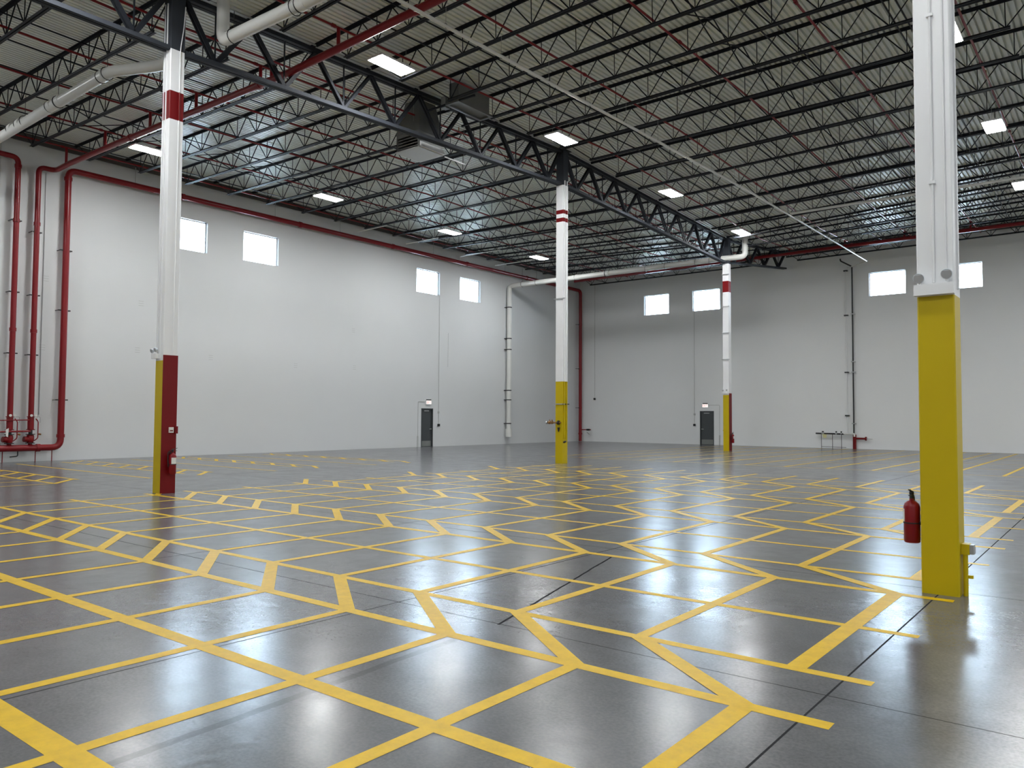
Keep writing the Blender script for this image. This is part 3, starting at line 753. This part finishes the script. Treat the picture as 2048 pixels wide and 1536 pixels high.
for x, y, s in ((1.68, 4.98, 'nearest bright ceiling light, right of the left column top'), (2.1, 12.15, 'bright ceiling light just above the middle column'),
                (2.1, 20.0, 'ceiling light right of the middle column, third along the girder'), (1.75, 28.2, 'small ceiling light above the far column'),
                (-9.9, 4.35, 'ceiling light partly hidden behind the left column'), (-9.65, 11.9, 'ceiling light left of the duct unit, above the left wall windows'),
                (-9.75, 19.5, 'ceiling light above the two middle windows of the left wall'), (-9.9, 27.2, 'small distant ceiling light just left of the middle column'),
                (13.4, 11.95, 'ceiling light peeking out right of the nearest column top'), (13.5, 19.45, 'ceiling light at right beyond the nearest column'),
                (13.5, 27.3, 'ceiling light cut by the right edge of the view')):
    bay_light(x, y, LZ, s)
for x in (1.8, 13.5, 25, 36):
    for y in ((-3, -11, -19) if x < 20 else (-19, -11, -3, 5, 12.5, 20, 28, 35)):  # unseen lights; those at the far end are added to brighten the back wall
        bay_light(x, y, LZ, 'ceiling light added outside the view, at %d and %d metres' % (round(x), y))
bay_light(-9.9, -4, LZ, 'ceiling light over the left bay, just left of the view')

# ------------------------------------------------------------------ air units
ta = thing('air_unit', (-1.25, 8.65, 10), 'grey sheet metal supply duct with a louvred outlet box behind the girder', 'air duct')
x0, x1, y0, y1 = -1.45, -.45, 8.10, 9.15
MB().hexa([(x0-.02, y0-.02, 10.60), (x1+.02, y0-.02, 10.60), (x1+.02, y1+.02, 10.60), (x0-.02, y1+.02, 10.60)], [(-1.25, 8.3, 11.75), (-.65, 8.3, 11.75), (-.65, 9.0, 11.75), (-1.25, 9.0, 11.75)]).build('duct_hood', 'hvac', ta)
b = MB(); t_ = .03
b.box(x0, x1, y0, y0+t_, 10.50, 10.60); b.box(x0, x0+t_, y0, y1, 10.08, 10.60); b.box(x1-t_, x1, y0+t_, y1, 10.08, 10.60); b.box(x0, x1, y1-t_, y1, 10.08, 10.60)
b.box(x0, x0+.05, y0, y0+t_, 10.08, 10.5); b.box(x1-.05, x1, y0, y0+t_, 10.08, 10.5)
b.build('outlet_box', 'hvac', ta)
for i in range(4):
    for j in range(4):
        zz = 10.14+i*.095; xx = x0+.07+j*.22
        MB().hexa([(xx, y0+.01, zz), (xx+.19, y0+.01, zz), (xx+.19, y0+.10, zz+.03), (xx, y0+.10, zz+.03)], [(xx, y0+.01, zz+.012), (xx+.19, y0+.01, zz+.012), (xx+.19, y0+.10, zz+.042), (xx, y0+.10, zz+.042)]).build('louvre_blade', 'hvacw', ta)
MB().box(x0-.03, x1+.02, y0-.03, y1+.03, 10.05, 10.08).build('bottom_plate', 'hvacw', ta)
MB().hexa([(x1, y0+.04, 10.08), (x1+.13, y0+.04, 10.06), (x1+.13, y1, 10.06), (x1, y1, 10.08)], [(x1, y0+.04, 10.26), (x1+.02, y0+.04, 10.26), (x1+.02, y1, 10.26), (x1, y1, 10.26)]).build('side_deflector', 'colwhite', ta)
MB().cyl((-.38, 9.2, 10.02), (-.38, 10.15, 10.02), .022, 8).build('drip_tube', 'colwhite', ta)
MB().cyl((-.38, 10.1, 10.0), (-.38, 10.1, 11.2), .006, 6).build('hanger_rod', 'galv', ta)
for dx, dy in ((-.55, -.45), (.5, -.45), (.5, .55)): MB().cyl((-1.25+dx, 8.6+dy, 10.6), (-1.25+dx, 8.6+dy, 11.6), .006, 6).build('hanger_rod', 'galv', ta)
te = thing('exhaust_box', (1.4, 8.5, 11), 'dark grey exhaust box with a flanged rim between the joists right of the girder', 'air duct')
MB().box(1.05, 1.42, 7.85, 9.25, 10.95, 11.55).build('box_body', 'hvac', te)
b = MB(); b.box(.97, 1.50, 7.77, 7.85, 10.90, 10.96); b.box(.97, 1.50, 9.25, 9.33, 10.90, 10.96); b.box(.97, 1.05, 7.85, 9.25, 10.90, 10.96); b.box(1.42, 1.50, 7.85, 9.25, 10.90, 10.96)
b.build('flange_rim', 'hvac', te)
for y in (7.8, 9.35): MB().bar((.2, y, 10.93), (2.1, y, 10.93), .05, .05).build('support_angle', 'steel', te)
MB().box(.62, .80, 7.95, 8.15, 10.95, 11.3).build('control_box', 'galv', te)

# ------------------------------------------------------------------ wall fittings
def exit_sign(axis, c, label):
    pos = LX if axis == 'x' else BY; s = 1 if axis == 'x' else -1
    def P3(a, d, z): return (pos+d, c+a, z) if axis == 'x' else (c+a, pos-d, z)
    def bx(a0, a1, d0, d1, z0, z1):
        p, q = P3(a0, d0, z0), P3(a1, d1, z1); return MB().box(min(p[0], q[0]), max(p[0], q[0]), min(p[1], q[1]), max(p[1], q[1]), z0, z1)
    t = thing('exit_sign', P3(0, 0, 2.5), label, 'exit sign', 'exit signs over the doors')
    bx(-.20, .20, .0, .07, 2.40, 2.62).build('sign_case', 'colwhite', t)
    bx(-.19, .19, .07, .074, 2.41, 2.61).build('lit_face', 'exit', t)
    # letters EXIT, reading left to right as seen from the hall
    rd = 1                                   # both signs read in +coordinate direction
    font = {'E': [(0, 0, .2, 1), (.2, 0, .8, .18), (.2, .41, .7, .59), (.2, .82, .8, 1)], 'I': [(.3, 0, .5, 1)], 'T': [(0, .82, .9, 1), (.35, 0, .55, .82)]}
    mb = MB(); x = -.155; hh = .12; ww = .07
    for ch in 'EXIT':
        if ch == 'X':
            for q in ((0, 0, 1, 1), (0, 1, 1, 0)):
                a = P3(x+q[0]*ww*.9, .0755, 2.45+q[1]*hh); e = P3(x+q[2]*ww*.9, .0755, 2.45+q[3]*hh)
                mb.bar(a, e, .003, .016, up=((0, 0, 1)))
        else:
            for u0, v0, u1, v1 in font[ch]:
                p, q = P3(x+u0*ww, .074, 0), P3(x+u1*ww, .077, 0)
                mb.box(min(p[0], q[0]), max(p[0], q[0]), min(p[1], q[1]), max(p[1], q[1]), 2.45+v0*hh, 2.45+v1*hh)
        x += .085 if ch != 'I' else .062
    mb.build('exit_letters', 'exitred', t)
    bx(-.16, .16, .02, .10, 2.62, 2.68).build('lamp_bar', 'black', t)
    return bx, t
def wall_conduit(axis, c, z0, z1, label, box=True, m='conduit', r=.012, mid=None):
    pos = LX+.02 if axis == 'x' else BY-.02
    def P3(a, z, d=0): return (pos+d, c+a, z) if axis == 'x' else (c+a, pos-d, z)
    t = thing('wall_conduit', P3(0, z0), label, 'conduit', 'thin vertical conduits on the walls')
    MB().cyl(P3(0, z0), P3(0, z1), r, 8).build('conduit_tube', m, t)
    if box:
        p, q = P3(-.07, z0-.07, -.02), P3(.07, z0+.07, .06)
        MB().box(min(p[0], q[0]), max(p[0], q[0]), min(p[1], q[1]), max(p[1], q[1]), z0-.07, z0+.07).build('black_device', 'black', t)
    if mid:
        p, q = P3(-.05, mid-.06, -.02), P3(.05, mid+.06, .04)
        MB().box(min(p[0], q[0]), max(p[0], q[0]), min(p[1], q[1]), max(p[1], q[1]), mid-.06, mid+.06).build('junction_box', 'conduit', t)
    return t
exit_sign('x', 23.0, 'lit exit sign above the grey door in the left wall')
exit_sign('y', -4.88, 'lit exit sign above the grey door in the back wall')
def exit_conduit(axis, c, d, label):
    pos = LX+.02 if axis == 'x' else BY-.02
    q = (lambda a, z: (pos, a, z)) if axis == 'x' else (lambda a, z: (a, pos, z))
    t = thing('wall_conduit', q(d, 0), label, 'conduit', 'thin vertical conduits on the walls')
    MB().sweep(rnd([q(c, 2.55), q(d, 2.55), q(d, 0)], .08), .012, 8).build('conduit_tube', 'conduit', t)
    a = q(d-.04, 0); b_ = q(d+.04, 0)
    MB().box(min(a[0], b_[0])-(.02 if axis == 'x' else 0), max(a[0], b_[0])+(.02 if axis == 'x' else 0), min(a[1], b_[1])-(.02 if axis == 'y' else 0), max(a[1], b_[1])+(.02 if axis == 'y' else 0), 0, .62).build('conduit_guard', 'conduit', t)
exit_conduit('x', 22.8, 22.2, 'conduit looping from the left exit sign down beside the door')
exit_conduit('y', -4.68, -3.92, 'conduit looping from the back exit sign down beside the door')
wall_conduit('x', 23.85, 1.22, 8.70, 'vertical conduit with a black device right of the left wall door', mid=1.95)
wall_conduit('y', -5.64, 1.26, 8.70, 'vertical conduit with a black device left of the back wall door', mid=1.95)
wall_conduit('y', -13.3, 3.03, 11.2, 'tall vertical conduit with a black device near the corner on the back wall')
wall_conduit('x', 1.35, 0.6, 11.4, 'thin grey conduit at the far left edge of the left wall', box=False)
wall_conduit('x', 2.85, 1.7, 10.6, 'thin grey conduit right of the second red riser', box=False, r=.016, m='galv')
wall_conduit('x', 24.6, 4.6, 6.6, 'short thin conduit high on the left wall right of the door', box=False, r=.007)
# dark standpipe and backflow rack on the back wall
ts = thing('standpipe', (4.24, 38.39, 0), 'thin dark vertical pipe on the back wall ending in a red base', 'pipe')
MB().sweep(rnd([(3.7, 38.05, 10.95), (3.72, 38.05, 10.82), (4.24, 38.42, 10.5), (4.24, 38.42, .82)], .1), .040, 10).build('dark_pipe', 'black', ts)
MB().cyl((4.27, 38.42, 0), (4.27, 38.42, .82), .095, 16).build('red_base', 'redflat', ts)
MB().cyl((4.27, 38.42, .60), (4.92, 38.36, .60), .055, 12).build('side_outlet', 'redflat', ts)
MB().cyl((4.86, 38.36, .60), (4.93, 38.36, .60), .11, 14).build('outlet_cap', 'redflat', ts)
MB().cyl((4.93, 38.36, .60), (5.25, 38.34, .58), .010, 6).build('chain', 'galv', ts)
for z in (7.75, 4.4, 1.45, 5.0): MB().box(4.14, 4.34, 38.37, 38.59, z-.025, z+.025).build('pipe_bracket', 'galv', ts)
tk = thing('backflow_rack', (3.1, 38.3, 0), 'low dark pipe rack with valves on legs against the back wall', 'valve rack')
MB().cyl((2.15, 38.3, .86), (3.75, 38.3, .84), .045, 10).build('rack_pipe', 'black', tk)
MB().sweep(rnd([(3.7, 38.3, .85), (4.28, 38.35, .86), (4.28, 38.35, .70)], .08), .05, 10).build('white_elbow', 'pvc', tk)
for x in (2.48, 3.10, 3.60): MB().cyl((x, 38.25, 0), (x, 38.25, .84), .016, 8).build('rack_leg', 'black', tk)
MB().cyl((2.48, 38.25, .10), (3.85, 38.25, .07), .012, 8).build('rack_rail', 'black', tk)
for x, r in ((2.55, .09), (3.3, .07), (3.58, .065)):
    MB().cyl((x, 38.3, .86), (x, 38.3, 1.0), r*.6, 10).build('valve_bonnet', 'black', tk); MB().ball((x, 38.3, .87), r, 12).build('valve_body', 'galv', tk)
MB().hexa([(2.6, 38.18, .62), (2.78, 38.18, .60), (2.78, 38.186, .60), (2.6, 38.186, .62)], [(2.55, 38.18, .84), (2.80, 38.18, .80), (2.80, 38.186, .80), (2.55, 38.186, .84)]).build('tag', 'tagp', tk)
tw = thing('wall_pipe', (3.87, 38.5, 0), 'pale vertical pipe on the back wall beside the dark standpipe', 'pipe')
MB().cyl((3.88, 38.5, .9), (3.86, 38.5, 10.3), .03, 8).build('pale_pipe', 'wall_brightened', tw)
for z in (10.3, 7.7, 4.4, 1.9): MB().box(3.76, 3.98, 38.42, 38.59, z-.03, z+.03).build('pipe_bracket', 'black', tw)

# small slotted lifting anchors cast in the wall panels
for y, z, w in ((2.95, 6.7, 'upper left, beside the red risers'), (2.9, 4.15, 'left, beside the red risers'), (6.5, 6.2, 'above the left of the red column'), (6.4, 4.3, 'just left of the red column'),
                (9.6, 4.2, 'under the left pair of windows'), (14.0, 4.1, 'right of the left pair of windows'), (17.6, 4.2, 'in the middle of the left wall'), (17.5, 6.1, 'high in the middle of the left wall')):
    ta_ = thing('wall_anchor', (LX, y, z), 'small slotted anchor mark in the left wall, %s' % w, 'wall anchor', 'slotted anchor marks in the left wall')
    for k in range(3): MB().box(LX, LX+.004, y-.10, y+.10, z-.09+k*.09, z-.075+k*.09).build('slot', 'conduit', ta_)
